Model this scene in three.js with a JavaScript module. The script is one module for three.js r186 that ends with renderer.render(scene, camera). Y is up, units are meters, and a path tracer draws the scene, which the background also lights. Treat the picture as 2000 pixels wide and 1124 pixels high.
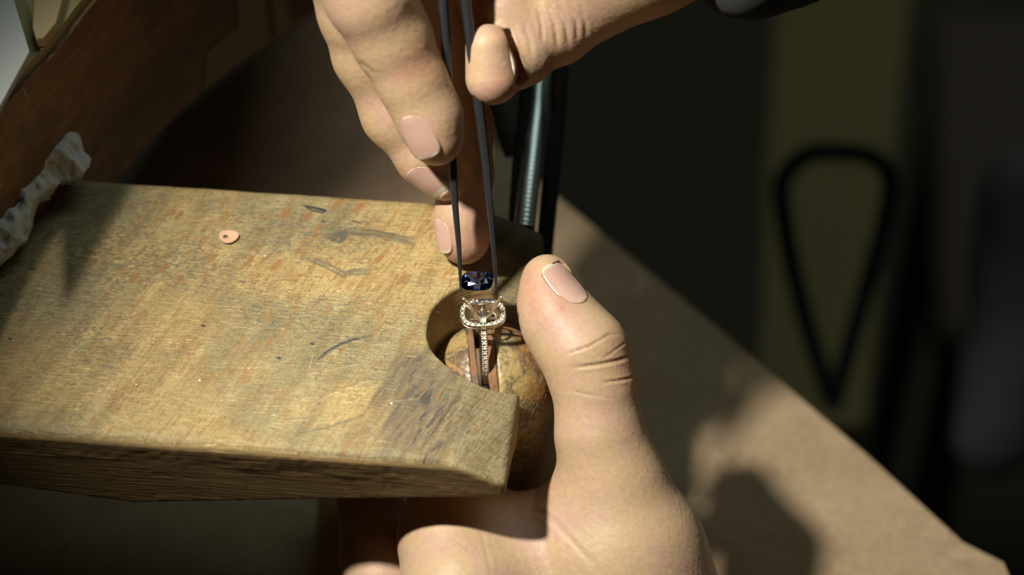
import * as THREE from 'three';
import { mergeGeometries, mergeVertices } from 'three/addons/utils/BufferGeometryUtils.js';
import { RectAreaLightUniformsLib } from 'three/addons/lights/RectAreaLightUniformsLib.js';
import { ConvexGeometry } from 'three/addons/geometries/ConvexGeometry.js';
import { RoundedBoxGeometry } from 'three/addons/geometries/RoundedBoxGeometry.js';

// All lengths below are written in millimetres; MM turns them into the scene's metres.
// The origin lies on the top of the bench pin, x runs along the pin to its tip, z to the photographer.
const MM = 0.001;
const scene = new THREE.Scene();
const camera = new THREE.PerspectiveCamera(13.582, 2000 / 1124, 0.05, 20);
camera.position.set(34.37 * MM, 451.97 * MM, 377.69 * MM);
camera.lookAt(0, 0, 0);
camera.focus = 0.583;
camera.userData.fStop = 6.3;
camera.updateMatrixWorld(true);
camera.updateProjectionMatrix();
const renderer = new THREE.WebGLRenderer({ antialias: true });
renderer.toneMapping = THREE.LinearToneMapping;
renderer.toneMappingExposure = 1.0;
renderer.shadowMap.enabled = true;
RectAreaLightUniformsLib.init();
scene.background = new THREE.Color(0x000000);

// the bench lamp over the pin and an added, unseen ceiling panel for cool fill
const LAMP = new THREE.Vector3(-212, 430, 78), LAMP_AIM = new THREE.Vector3(34, -10, 26);
const lampLight = new THREE.SpotLight(new THREE.Color().setRGB(1.0, 0.94, 0.84), 1.62, 0, 0.325, 0.75, 2);
lampLight.name = 'bench_lamp_light';
lampLight.position.copy(LAMP).multiplyScalar(MM);
lampLight.target.position.copy(LAMP_AIM).multiplyScalar(MM);
lampLight.castShadow = true;
lampLight.shadow.radius = 0.85;
lampLight.shadow.mapSize.set(2048, 2048);
scene.add(lampLight, lampLight.target);
const CEIL = 1500;
const fillPanelLight = new THREE.RectAreaLight(new THREE.Color().setRGB(0.84, 1.0, 0.93), 2.2, 1.2, 0.6);
fillPanelLight.name = 'added_fill_light';
fillPanelLight.position.set(350 * MM, (CEIL - 30) * MM, -860 * MM);
fillPanelLight.lookAt(350 * MM, 0, -860 * MM);
scene.add(fillPanelLight);

// ---------------------------------------------------------------- helpers
const V = (a) => new THREE.Vector3(a[0], a[1], a[2]);
function rng(seed) { let s = seed | 0; return () => { s = (s + 0x6d2b79f5) | 0; let t = Math.imul(s ^ (s >>> 15), 1 | s); t = (t + Math.imul(t ^ (t >>> 7), 61 | t)) ^ t; return ((t ^ (t >>> 14)) >>> 0) / 4294967296; }; }
const clamp01 = (x) => (x < 0 ? 0 : x > 1 ? 1 : x);
const smooth = (a, b, x) => { const t = clamp01((x - a) / (b - a)); return t * t * (3 - 2 * t); };
const lerp = (a, b, t) => a + (b - a) * t;
function h3(i, j, k) { let h = Math.imul(i, 374761393) ^ Math.imul(j, 668265263) ^ Math.imul(k, 2147483647 ^ 0x5bd1e995); h = Math.imul(h ^ (h >>> 13), 1274126177); return ((h ^ (h >>> 16)) >>> 0) / 4294967296; }
function noise(x, y, z) {            // value noise, 0 to 1
  const i = Math.floor(x), j = Math.floor(y), k = Math.floor(z);
  let u = x - i, v = y - j, w = z - k;
  u = u * u * (3 - 2 * u); v = v * v * (3 - 2 * v); w = w * w * (3 - 2 * w);
  const a = lerp(h3(i, j, k), h3(i + 1, j, k), u), b = lerp(h3(i, j + 1, k), h3(i + 1, j + 1, k), u);
  const c = lerp(h3(i, j, k + 1), h3(i + 1, j, k + 1), u), d = lerp(h3(i, j + 1, k + 1), h3(i + 1, j + 1, k + 1), u);
  return lerp(lerp(a, b, v), lerp(c, d, v), w);
}
const fbm = (x, y, z) => 0.5 * noise(x, y, z) + 0.3 * noise(x * 2.1 + 7, y * 2.1 + 3, z * 2.1 + 1) + 0.2 * noise(x * 4.3 + 2, y * 4.3 + 9, z * 4.3 + 5);
const smin = (a, b, k) => { const h = Math.max(k - Math.abs(a - b), 0) / k; return Math.min(a, b) - h * h * k * 0.25; };
const smax = (a, b, k) => -smin(-a, -b, k);
function roundCone(p, a, b) {        // a, b = [x, y, z, r]
  const bx = b[0] - a[0], by = b[1] - a[1], bz = b[2] - a[2], px = p[0] - a[0], py = p[1] - a[1], pz = p[2] - a[2];
  const l2 = bx * bx + by * by + bz * bz, rr = a[3] - b[3], a2 = l2 - rr * rr, il2 = 1 / l2;
  const y = px * bx + py * by + pz * bz, z = y - l2;
  const qx = px * l2 - bx * y, qy = py * l2 - by * y, qz = pz * l2 - bz * y, x2 = qx * qx + qy * qy + qz * qz;
  const y2 = y * y * l2, z2 = z * z * l2, k = Math.sign(rr) * rr * rr * x2;
  if (Math.sign(z) * a2 * z2 > k) return Math.sqrt(x2 + z2) * il2 - b[3];
  if (Math.sign(y) * a2 * y2 < k) return Math.sqrt(x2 + y2) * il2 - a[3];
  return (Math.sqrt(x2 * a2 * il2) + y * rr) * il2 - a[3];
}
// meshes a distance field with surface nets; block-wise, so that only cells near the surface are sampled
function meshField(f, lo, hi, cell, normalField = f, eps = cell * 0.5, shift = null) {
  const B = 8, nx = Math.ceil((hi[0] - lo[0]) / cell / B) * B, ny = Math.ceil((hi[1] - lo[1]) / cell / B) * B, nz = Math.ceil((hi[2] - lo[2]) / cell / B) * B;
  const key = (i, j, k) => (i * (ny + 2) + j) * (nz + 2) + k;
  const at = new Map(), pos = [], cells = [], S = B + 1, g = new Float64Array(S * S * S), p = [0, 0, 0];
  const corner = [[0, 0, 0], [1, 0, 0], [0, 1, 0], [1, 1, 0], [0, 0, 1], [1, 0, 1], [0, 1, 1], [1, 1, 1]];
  const edges = [[0, 1], [2, 3], [4, 5], [6, 7], [0, 2], [1, 3], [4, 6], [5, 7], [0, 4], [1, 5], [2, 6], [3, 7]];
  const reach = B * cell * 0.95 + cell;
  for (let bi = 0; bi < nx; bi += B) for (let bj = 0; bj < ny; bj += B) for (let bk = 0; bk < nz; bk += B) {
    p[0] = lo[0] + (bi + B / 2) * cell; p[1] = lo[1] + (bj + B / 2) * cell; p[2] = lo[2] + (bk + B / 2) * cell;
    if (Math.abs(f(p)) > reach) continue;
    for (let i = 0, n = 0; i < S; i++) for (let j = 0; j < S; j++) for (let k = 0; k < S; k++, n++) {
      p[0] = lo[0] + (bi + i) * cell; p[1] = lo[1] + (bj + j) * cell; p[2] = lo[2] + (bk + k) * cell;
      g[n] = f(p);
    }
    for (let i = 0; i < B; i++) for (let j = 0; j < B; j++) for (let k = 0; k < B; k++) {
      const v = corner.map(([a, b, c]) => g[((i + a) * S + j + b) * S + k + c]);
      let mask = 0;
      for (let c = 0; c < 8; c++) if (v[c] < 0) mask |= 1 << c;
      if (mask === 0 || mask === 255) continue;
      let x = 0, y = 0, z = 0, m = 0;
      for (const [a, b] of edges) if ((v[a] < 0) !== (v[b] < 0)) {
        const t = v[a] / (v[a] - v[b]), ca = corner[a], cb = corner[b];
        x += lerp(ca[0], cb[0], t); y += lerp(ca[1], cb[1], t); z += lerp(ca[2], cb[2], t); m++;
      }
      at.set(key(bi + i, bj + j, bk + k), pos.length / 3);
      pos.push(lo[0] + (bi + i + x / m) * cell, lo[1] + (bj + j + y / m) * cell, lo[2] + (bk + k + z / m) * cell);
      cells.push([bi + i, bj + j, bk + k, mask]);
    }
  }
  const index = [];
  for (const [i, j, k, mask] of cells) {
    const inside = mask & 1;
    const quad = (a, b, c, d) => { if (a === undefined || b === undefined || c === undefined || d === undefined) return; if (inside) index.push(a, b, c, a, c, d); else index.push(a, c, b, a, d, c); };
    if (inside !== ((mask >> 1) & 1)) quad(at.get(key(i, j, k)), at.get(key(i, j - 1, k)), at.get(key(i, j - 1, k - 1)), at.get(key(i, j, k - 1)));
    if (inside !== ((mask >> 2) & 1)) quad(at.get(key(i, j, k)), at.get(key(i, j, k - 1)), at.get(key(i - 1, j, k - 1)), at.get(key(i - 1, j, k)));
    if (inside !== ((mask >> 4) & 1)) quad(at.get(key(i, j, k)), at.get(key(i - 1, j, k)), at.get(key(i - 1, j - 1, k)), at.get(key(i, j - 1, k)));
  }
  const n = pos.length / 3, nor = new Float32Array(n * 3), P = new Float32Array(pos);
  for (let q = 0; q < n; q++) {
    const x = P[q * 3], y = P[q * 3 + 1], z = P[q * 3 + 2], e = eps;
    let a = normalField([x + e, y, z]) - normalField([x - e, y, z]), b = normalField([x, y + e, z]) - normalField([x, y - e, z]), c = normalField([x, y, z + e]) - normalField([x, y, z - e]);
    const l = Math.hypot(a, b, c) || 1;
    nor[q * 3] = a / l; nor[q * 3 + 1] = b / l; nor[q * 3 + 2] = c / l;
  }
  const geo = new THREE.BufferGeometry();
  geo.setAttribute('position', new THREE.BufferAttribute(P, 3));
  geo.setAttribute('normal', new THREE.BufferAttribute(nor, 3));
  geo.setIndex(index);
  return geo;
}
function paint(geo, fn) {            // vertex colours, linear, from fn([x, y, z], [nx, ny, nz])
  const p = geo.attributes.position, n = geo.attributes.normal, c = new Float32Array(p.count * 3);
  for (let i = 0; i < p.count; i++) { const k = fn([p.getX(i), p.getY(i), p.getZ(i)], [n.getX(i), n.getY(i), n.getZ(i)]); c.set(k, i * 3); }
  geo.setAttribute('color', new THREE.BufferAttribute(c, 3));
  return geo;
}
const taken = {};
function numbered(name) { const k = taken[name] = (taken[name] ?? -1) + 1; return k ? `${name}_${String(k).padStart(3, '0')}` : name; }
function mesh(name, geo, mat, parent = scene) {
  if (Array.isArray(geo)) { const g = geo.map((x) => { const y = x.index ? x.toNonIndexed() : x.clone(); for (const a of Object.keys(y.attributes)) if (!['position', 'normal', 'uv'].includes(a)) y.deleteAttribute(a); if (!y.attributes.uv) y.setAttribute('uv', new THREE.BufferAttribute(new Float32Array(y.attributes.position.count * 2), 2)); return y; }); geo = mergeGeometries(g); }
  geo.scale(MM, MM, MM);
  const o = new THREE.Mesh(geo, mat);
  o.name = parent === scene ? numbered(name) : name;
  o.castShadow = o.receiveShadow = true;
  parent.add(o);
  return o;
}
function group(name, [x, y, z] = [0, 0, 0]) { const o = new THREE.Group(); o.name = numbered(name); o.position.set(x * MM, y * MM, z * MM); scene.add(o); return o; }
function tag(o, label, category, grp) { o.userData.label = label; o.userData.category = category; if (grp) o.userData.group = grp; return o; }
function structure(o, label, category) { o.userData.kind = 'structure'; o.userData.label = label; o.userData.category = category; return o; }
const std = (r, g, b, o = {}) => new THREE.MeshStandardMaterial({ color: new THREE.Color().setRGB(r, g, b), roughness: 0.7, ...o });
const phys = (r, g, b, o = {}) => new THREE.MeshPhysicalMaterial({ color: new THREE.Color().setRGB(r, g, b), roughness: 0.6, ...o });
const box = (x0, x1, y0, y1, z0, z1) => new THREE.BoxGeometry(x1 - x0, y1 - y0, z1 - z0).translate((x0 + x1) / 2, (y0 + y1) / 2, (z0 + z1) / 2);
const tube = (pts, r, seg = 60, rad = 14, closed = false) => new THREE.TubeGeometry(new THREE.CatmullRomCurve3(pts.map(V), closed, 'centripetal'), seg, r, rad, closed);
function canvasTexture(w, h, fn, srgb = true) {     // fn(u, v) -> [r, g, b] 0..255, v upwards
  const c = document.createElement('canvas'); c.width = w; c.height = h;
  const ctx = c.getContext('2d'), im = ctx.createImageData(w, h), d = im.data;
  for (let j = 0, q = 0; j < h; j++) for (let i = 0; i < w; i++, q += 4) { const k = fn((i + 0.5) / w, 1 - (j + 0.5) / h); d[q] = k[0]; d[q + 1] = k[1]; d[q + 2] = k[2]; d[q + 3] = 255; }
  ctx.putImageData(im, 0, 0);
  const t = new THREE.CanvasTexture(c);
  if (srgb) t.colorSpace = THREE.SRGBColorSpace;
  t.wrapS = t.wrapT = THREE.RepeatWrapping; t.magFilter = THREE.LinearFilter;
  return { t, ctx, c };
}
function sheet(outline, thick, y) {   // a flat sheet from plan points [x, z]
  const s = new THREE.Shape(outline.map(([x, z]) => new THREE.Vector2(x, -z)));
  return new THREE.ExtrudeGeometry(s, { depth: thick, bevelEnabled: false }).rotateX(-Math.PI / 2).translate(0, y - thick, 0);
}

// ---------------------------------------------------------------- the room
const wallMat = std(0.30, 0.29, 0.25, { roughness: 0.9 });
structure(mesh('floor', box(-1600, 1700, -980, -920, -1700, 1700), std(0.055, 0.041, 0.026, { roughness: 0.9 })), 'dark brown floor far below the workbench', 'floor');
structure(mesh('ceiling', box(-1600, 1700, CEIL, CEIL + 60, -1700, 1700), std(0.5, 0.5, 0.46, { roughness: 0.9 })), 'plain ceiling above the bench', 'ceiling');
structure(mesh('wall_left', box(-1660, -1600, -980, CEIL + 60, -1700, 1700), wallMat), 'plain wall behind the workbench', 'wall');
structure(mesh('wall_right', box(1700, 1760, -980, CEIL + 60, -1700, 1700), wallMat), 'plain wall behind the stool', 'wall');
structure(mesh('wall_back', box(-1660, 1760, -980, CEIL + 60, -1760, -1700), wallMat), 'plain wall beyond the jeweller', 'wall');
structure(mesh('wall_front', box(-1660, 1760, -980, CEIL + 60, 1700, 1760), wallMat), 'plain wall behind the photographer', 'wall');
{
  const g = tag(group('added_fill_panel', [350, CEIL, -860]), 'added white rectangular fill panel on the ceiling, out of view', 'lamp');  // panel added to give the fill light a body, never in view
  mesh('frame', box(-620, 620, -20, 0, -320, 320), std(0.6, 0.6, 0.6), g);
  mesh('diffuser', box(-600, 600, -24, -20, -300, 300), std(0.8, 0.8, 0.8, { emissive: new THREE.Color().setRGB(0.86, 1, 0.92), emissiveIntensity: 0.3 }), g);
}
{ // the bench lamp hangs above the bench, outside the picture
  const g = tag(group('bench_lamp', [LAMP.x, LAMP.y, LAMP.z]), 'small round bench lamp hanging over the pin', 'lamp');
  const dir = LAMP_AIM.clone().sub(LAMP).normalize();
  g.quaternion.setFromUnitVectors(new THREE.Vector3(0, -1, 0), dir);
  mesh('shade', new THREE.LatheGeometry([[20, 3], [24, 3], [27, 14], [24, 40], [12, 58], [0, 60], [0, 56], [11, 54], [21, 38], [24, 14], [20, 5]].map(([x, y]) => new THREE.Vector2(x, y)), 40), std(0.05, 0.05, 0.055, { roughness: 0.4 }), g);
  mesh('diffuser', new THREE.CylinderGeometry(19, 19, 2, 40).translate(0, 8, 0), std(0.8, 0.8, 0.8, { emissive: new THREE.Color().setRGB(1, 0.93, 0.78), emissiveIntensity: 14 }), g);
  mesh('arm', new THREE.TubeGeometry(new THREE.CatmullRomCurve3([[0, 58, 0], [0, 120, 0], [-120, 260, -60], [-420, 200, -160]].map(V)), 40, 6, 12), std(0.05, 0.05, 0.055, { roughness: 0.4 }), g);
}
// ---------------------------------------------------------------- the wooden bench pin
const NOTCH = [-4, 13.4, 15.3];          // centre x, z and radius of the round notch at its tip
const pinBottom = (x, z) => (x < -86 ? lerp(-22, -25.5, clamp01((x + 118) / 32)) : lerp(-25.5, -11 - 9 * smooth(52, 30, z), clamp01((x + 86) / 90)));
function pinField(p) {
  const [x, y, z] = p;
  let wear = 0;
  if (y > -8 || x > -25) wear = 0.5 * (noise(x * 0.09, y * 0.1, z * 0.09) - 0.5) + 0.16 * (noise(x * 0.6, y * 0.6, z * 0.6) - 0.5);
  let d = smax(y, (pinBottom(x, z) - y) * 0.9, 0.5);
  d = smax(d, z - 54.3, 0.7);
  d = smax(d, -26.5 - z, 2.2);
  d = smax(d, x - 4.3 + 0.03 * (z - 25), 1.3);
  d = smax(d, (y + z - 52.6) * 0.7071, 0.7);                                        // worn front edge
  d = smax(d, (x + 9.6 + (z < 13 ? 2.0 : 0)) * 0.46 + y * 0.888, 1.6);              // filed slopes of both prongs
  const n = Math.hypot(x - NOTCH[0], (z - NOTCH[1])) - NOTCH[2] - (0.02 + 0.2 * smooth(18, 4, z)) * y - 0.5 * (noise(x * 0.15, y * 0.05, z * 0.15) - 0.5);
  d = smax(d, -n, 0.7);
  d = Math.max(d, -152 - x);
  return d - wear * 0.6;
}
const TOPX = -142, TOPW = 152, TOPZ = -32, TOPD = 94;
const FL = [Math.cos(1.17), -Math.sin(1.17)];      // direction of the flecks in plan
function pinTop(x, z) {
  const al = x * FL[0] + z * FL[1], ac = -x * FL[1] + z * FL[0];
  const patch = fbm(x * 0.035 + 3, z * 0.05, 1.7), fine = noise(x * 0.35, z * 5.2, 4.1), fine2 = noise(x * 1.1, z * 9, 8.1);
  const streak = noise(al * 0.22, ac * 1.5, 2.2), band = noise(al * 0.05, ac * 0.35, 12);
  let r = 151, g = 130, b = 82;
  const gray = smooth(0.42, 0.68, patch + 0.10 * (fine - 0.5)) * 0.75;
  r = lerp(r, 120, gray); g = lerp(g, 112, gray); b = lerp(b, 80, gray);
  const t = (band - 0.5) * 26 + (fine - 0.5) * 30 + (fine2 - 0.5) * 22 + (noise(x * 3, z * 3, 5) - 0.5) * 20;
  r += t; g += t * 0.93; b += t * 0.72;
  const k = smooth(0.60, 0.80, streak + 0.12 * (fbm(x * 0.06, z * 0.06, 9) - 0.5)) * 0.42;
  r = lerp(r, 132, k); g = lerp(g, 94, k); b = lerp(b, 48, k);
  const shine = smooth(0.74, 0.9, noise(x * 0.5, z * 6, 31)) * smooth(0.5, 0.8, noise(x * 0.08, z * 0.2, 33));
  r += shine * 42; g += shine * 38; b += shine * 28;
  const dust = smooth(0.62, 0.80, noise(x * 1.1, z * 2.6, 77) * 0.5 + 0.25 * noise(x * 3, z * 7, 79) + 0.35 * noise(x * 0.05 + 9, z * 0.07, 78)) * 0.5;
  r = lerp(r, 78, dust); g = lerp(g, 76, dust); b = lerp(b, 66, dust);
  // sooty patch beside the front prong
  const ex = (x + 18 - (z - 38) * 0.10) / 12, ez = (z - 38) / 19, e = 1 - Math.hypot(ex, ez) + 0.55 * (noise(al * 0.12, ac * 0.8, 41) - 0.5) + 0.5 * (fbm(x * 0.15, z * 0.15, 43) - 0.5);
  const soot = smooth(-0.1, 0.4, e) * (0.35 + 0.65 * smooth(0.25, 0.75, 0.6 * noise(al * 0.25, ac * 2.2, 45) + 0.4 * noise(x * 0.8, z * 5, 46)));
  r = lerp(r, 92, soot * 0.85); g = lerp(g, 80, soot * 0.85); b = lerp(b, 62, soot * 0.85);
  const black = smooth(0.58, 0.74, 0.65 * noise(al * 0.2, ac * 1.1, 51) + 0.35 * noise(al * 0.6, ac * 3.4, 52)) * smooth(0.15, 0.6, e) * smooth(-32, -14, x);
  r = lerp(r, 54, black * 0.8); g = lerp(g, 52, black * 0.8); b = lerp(b, 48, black * 0.8);
  // grey, file-worn tip
  const tip = smooth(-11.5, -8, x + 1.5 * (noise(z * 0.3, 3, 1) - 0.5)) * 0.55;
  r = lerp(r, 128 + t * 1.1, tip); g = lerp(g, 121 + t * 1.1, tip); b = lerp(b, 98 + t, tip);
  return [r, g, b];
}
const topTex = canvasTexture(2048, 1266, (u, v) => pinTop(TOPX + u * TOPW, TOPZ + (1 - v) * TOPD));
{
  const c = topTex.ctx, S = 2048 / TOPW, X = (q) => (q[0] - TOPX) * S, Z = (q) => (q[1] - TOPZ) * S, R = rng(5);
  const dash = (x, z, len, wid, col, a) => { c.save(); c.translate((x - TOPX) * S, (z - TOPZ) * S); c.rotate(Math.atan2(FL[1], FL[0]) + (R() - 0.5) * 0.25); c.globalAlpha = a; c.fillStyle = col; c.beginPath(); c.ellipse(0, 0, len * S / 2, wid * S / 2, 0, 0, 7); c.fill(); c.restore(); };
  // brown flecks of the beech: many fine ones, larger ones by the back edge
  for (let i = 0; i < 2600; i++) { const x = -128 + R() * 126, z = -22 + R() * 74; dash(x, z, 0.8 + R() * 1.6, 0.2 + R() * 0.3, '#7d592c', 0.12 + R() * 0.36); }
  for (let i = 0; i < 230; i++) { const x = -78 + R() * 72, z = -20 + R() * 27; dash(x, z, 1.0 + R() * 1.8, 0.35 + R() * 0.5, '#7c5228', 0.2 + R() * 0.35); }
  for (const q of [[-85.17,-16.12], [-58.4,-18.9], [-52.91,-18.54], [-46.09,-23.48], [-92.46,5.29], [-85.76,1.7], [-81.35,4.94], [-74.42,-2.66], [-65.23,-2.66], [-58.37,-1.95], [-27.06,-0], [-33.3,-6.4], [-50.03,-14.68], [-40.81,-22.75]]) dash(q[0], q[1], 3.4 + R() * 1.6, 1.1 + R() * 0.5, '#85592d', 0.7);
  const smear = (pts, w, col, a, jit = 1) => { for (let n = 0; n < 26; n++) { c.globalAlpha = a; c.strokeStyle = col; c.lineWidth = w * S * (0.12 + R() * 0.3); c.lineCap = 'round'; c.lineJoin = 'round'; c.beginPath(); const o = [(R() - 0.5) * w * S * jit, (R() - 0.5) * w * S * jit]; const s = Math.floor(R() * (pts.length - 1)); for (let i = s; i < Math.min(pts.length, s + 3); i++) { const q = [X(pts[i]) + o[0], Z(pts[i]) + o[1]]; i === s ? c.moveTo(...q) : c.lineTo(...q); } c.stroke(); } c.globalAlpha = 1; };
  const ink = (pts, w, col, a) => { c.globalAlpha = a; c.strokeStyle = col; c.lineWidth = w * S; c.lineCap = 'round'; c.lineJoin = 'round'; c.beginPath(); pts.forEach((q, i) => (i ? c.lineTo(X(q), Z(q)) : c.moveTo(X(q), Z(q)))); c.stroke(); c.globalAlpha = 1; };
  smear([[-45.16,-12.06], [-44.19,-14.36], [-41,-14.48], [-36.49,-14.38], [-31.92,-13.78], [-26.65,-12.56]], 2.3, '#474538', 0.22);
  smear([[-46.5,-12.45], [-44.5,-11.95], [-43.74,-13.89]], 3, '#474538', 0.2);
  smear([[-52.54,-5.49], [-49.15,-4.13], [-45.78,-2.77], [-41.68,-0.65], [-39.29,-1.7], [-35.53,-2.04]], 2.2, '#4c4839', 0.19);
  smear([[-44.07,26.86], [-42.58,24.38], [-39.85,21.78], [-36.46,19.42], [-32.32,17.93]], 1.0, '#3c3a34', 0.16);
  ink([[-43.89,26.38], [-42.05,23.71], [-39.33,21.1], [-35.26,19.15]], 0.45, '#33312d', 0.75);
  smear([[-46.39,48.37], [-42.35,47.26], [-37.76,45.65], [-33.81,43.8], [-31.02,42.04]], 0.9, '#494639', 0.12);
  ink([[-54.71,-22], [-53.13,-21.8], [-50.75,-21.5], [-48.86,-20.98], [-49.5,-20.05], [-51.9,-20.53], [-53.84,-21.39]], 0.42, '#17191a', 0.95);
  ink([[-54.17,-21.88], [-52.03,-21.38], [-48.81,-20.64]], 0.5, '#17191a', 0.8);
  ink([[-117.13,-5], [-115.8,-7.84]], 0.3, '#1c1c1a', 0.9);
  ink([[-41.73,-18.01], [-39.75,-17.67]], 0.4, '#22221f', 0.8);
  for (const q of [[-118.09,4.64], [-46.02,21.87], [-48.84,-17.19], [-53.29,26.92], [-72.98,18.77], [-118.41,26.88], [-124.68,7.73]]) { c.globalAlpha = 0.8; c.fillStyle = '#2a2b28'; c.beginPath(); c.ellipse(X(q), Z(q), 0.6 * S, 0.4 * S, 0.4, 0, 7); c.fill(); }
  c.fillStyle = '#2c7c6a'; c.globalAlpha = 0.8; { const q = [-12.24,34.73]; c.beginPath(); c.ellipse(X(q), Z(q), 0.5 * S, 0.35 * S, 0.3, 0, 7); c.fill(); }
  for (let i = 0; i < 700; i++) { const x = -138 + R() * 130, z = -24 + R() * 77; c.globalAlpha = 0.25 + 0.5 * R(); c.fillStyle = R() < 0.7 ? '#3b3a33' : '#c9b98c'; c.beginPath(); c.ellipse((x - TOPX) * S, (z - TOPZ) * S, (0.1 + R() * 0.3) * S, (0.06 + R() * 0.1) * S, R() * 0.5, 0, 7); c.fill(); }
  // pale scratches
  for (const l of [[[-45.87,31.37], [-38.9,28.72], [-34.21,27.05]], [[-45.56,29.33], [-45.37,24.64]], [[-36.82,43.77], [-32.85,37.38], [-28.12,31.6]], [[-78.86,11.74], [-71.21,12.34], [-64.98,12.1]], [[-53.62,28.82], [-49.09,26.22]], [[-45.59,41.56], [-39.05,36.42], [-31.14,31.87]]]) ink(l, 0.2, '#c4ab76', 0.5);
  for (let i = 0; i < 120; i++) { const x = -130 + R() * 118, z = -20 + R() * 70, a = (R() - 0.5) * 0.5, l = 1 + R() * 5; ink([[x, z], [x + l * Math.cos(a), z + l * Math.sin(a)]], 0.1 + R() * 0.12, R() < 0.6 ? '#c9b07a' : '#4b4536', 0.3 + R() * 0.4); }
  c.globalAlpha = 1;
}
const topBump = canvasTexture(2048, 1266, (u, v) => {
  const x = TOPX + u * TOPW, z = TOPZ + (1 - v) * TOPD, al = x * FL[0] + z * FL[1], ac = -x * FL[1] + z * FL[0];
  let h = 128 + 60 * (noise(x * 0.5, z * 5.5, 1) - 0.5) + 60 * (noise(al * 0.4, ac * 2.4, 3) - 0.5) + 70 * (noise(x * 4, z * 6, 5) - 0.5);
  h += 40 * smooth(-30, -12, x) * smooth(28, 36, z) * (noise(al * 0.5, ac * 3, 8) - 0.5) * 2;
  if (x > -9) h += 26 * Math.sin(x * 7 + 2 * noise(x, z, 2)) * Math.sin(z * 9);
  return [h, h, h];
}, false);
const sideTex = canvasTexture(1024, 512, (u, v) => {
  const x = u * 80, y = v * 40, a = noise(x * 0.05, y * 1.2, 3), b = noise(x * 0.12, y * 4, 5), c = noise(x * 0.3, y * 9, 7);
  let t = (a - 0.5) * 30 + (b - 0.5) * 26 + (c - 0.5) * 20, r = 140 + t, g = 115 + t * 0.9, bl = 73 + t * 0.7;
  const gray = smooth(0.5, 0.75, fbm(x * 0.05, y * 0.12, 11)) * 0.5; r = lerp(r, 120, gray); g = lerp(g, 106, gray); bl = lerp(bl, 74, gray);
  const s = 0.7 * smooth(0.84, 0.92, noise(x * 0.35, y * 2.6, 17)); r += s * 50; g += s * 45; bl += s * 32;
  return [r, g, bl];
});
const sideBump = canvasTexture(1024, 512, (u, v) => { const x = u * 80, y = v * 40, h = 128 + 90 * (noise(x * 0.12, y * 4, 5) - 0.5) + 70 * (noise(x * 0.5, y * 8, 9) - 0.5); return [h, h, h]; }, false);
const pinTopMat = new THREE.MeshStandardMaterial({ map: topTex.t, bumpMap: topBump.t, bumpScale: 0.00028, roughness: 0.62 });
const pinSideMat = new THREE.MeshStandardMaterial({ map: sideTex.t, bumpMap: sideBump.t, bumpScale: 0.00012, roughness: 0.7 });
{
  const g0 = meshField(pinField, [-153, -27, -28], [6, 2, 56], 0.6, pinField, 0.35).toNonIndexed();
  const p = g0.attributes.position, n = g0.attributes.normal, pick = [[], [], []];
  for (let t = 0; t < p.count; t += 3) {
    const ny = (n.getY(t) + n.getY(t + 1) + n.getY(t + 2)) / 3, z = p.getZ(t);
    pick[ny > 0.45 && (ny > 0.6 || z < 50) ? 0 : Math.hypot(p.getX(t) - NOTCH[0], z - NOTCH[1]) < 17 && z < 40 ? 1 : 2].push(t, t + 1, t + 2);
  }
  const order = pick.flat(), P = new Float32Array(order.length * 3), N = new Float32Array(order.length * 3), U = new Float32Array(order.length * 2);
  order.forEach((s, i) => {
    const x = p.getX(s), y = p.getY(s), z = p.getZ(s);
    P.set([x, y, z], i * 3); N.set([n.getX(s), n.getY(s), n.getZ(s)], i * 3);
    if (i < pick[0].length) U.set([(x - TOPX) / TOPW, 1 - (z - TOPZ) / TOPD], i * 2);
    else if (Math.hypot(x - NOTCH[0], z - NOTCH[1]) < 17) U.set([(Math.atan2(z - NOTCH[1], x - NOTCH[0]) * 15 + 200) / 80, y / 40], i * 2);
    else if (Math.abs(n.getX(s)) > Math.abs(n.getZ(s))) U.set([z / 80, y / 40], i * 2);
    else U.set([x / 80, y / 40 + (n.getZ(s) > 0 ? 0 : 0.3)], i * 2);
  });
  const geo = new THREE.BufferGeometry();
  geo.setAttribute('position', new THREE.BufferAttribute(P, 3)); geo.setAttribute('normal', new THREE.BufferAttribute(N, 3)); geo.setAttribute('uv', new THREE.BufferAttribute(U, 2));
  geo.addGroup(0, pick[0].length, 0); geo.addGroup(pick[0].length, pick[1].length, 1); geo.addGroup(pick[0].length + pick[1].length, pick[2].length, 2);
  tag(mesh('bench_pin', geo, [pinTopMat, pinSideMat, pinSideMat]), 'thick worn wooden bench pin with a round notch in its tip', 'bench pin');
}

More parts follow.
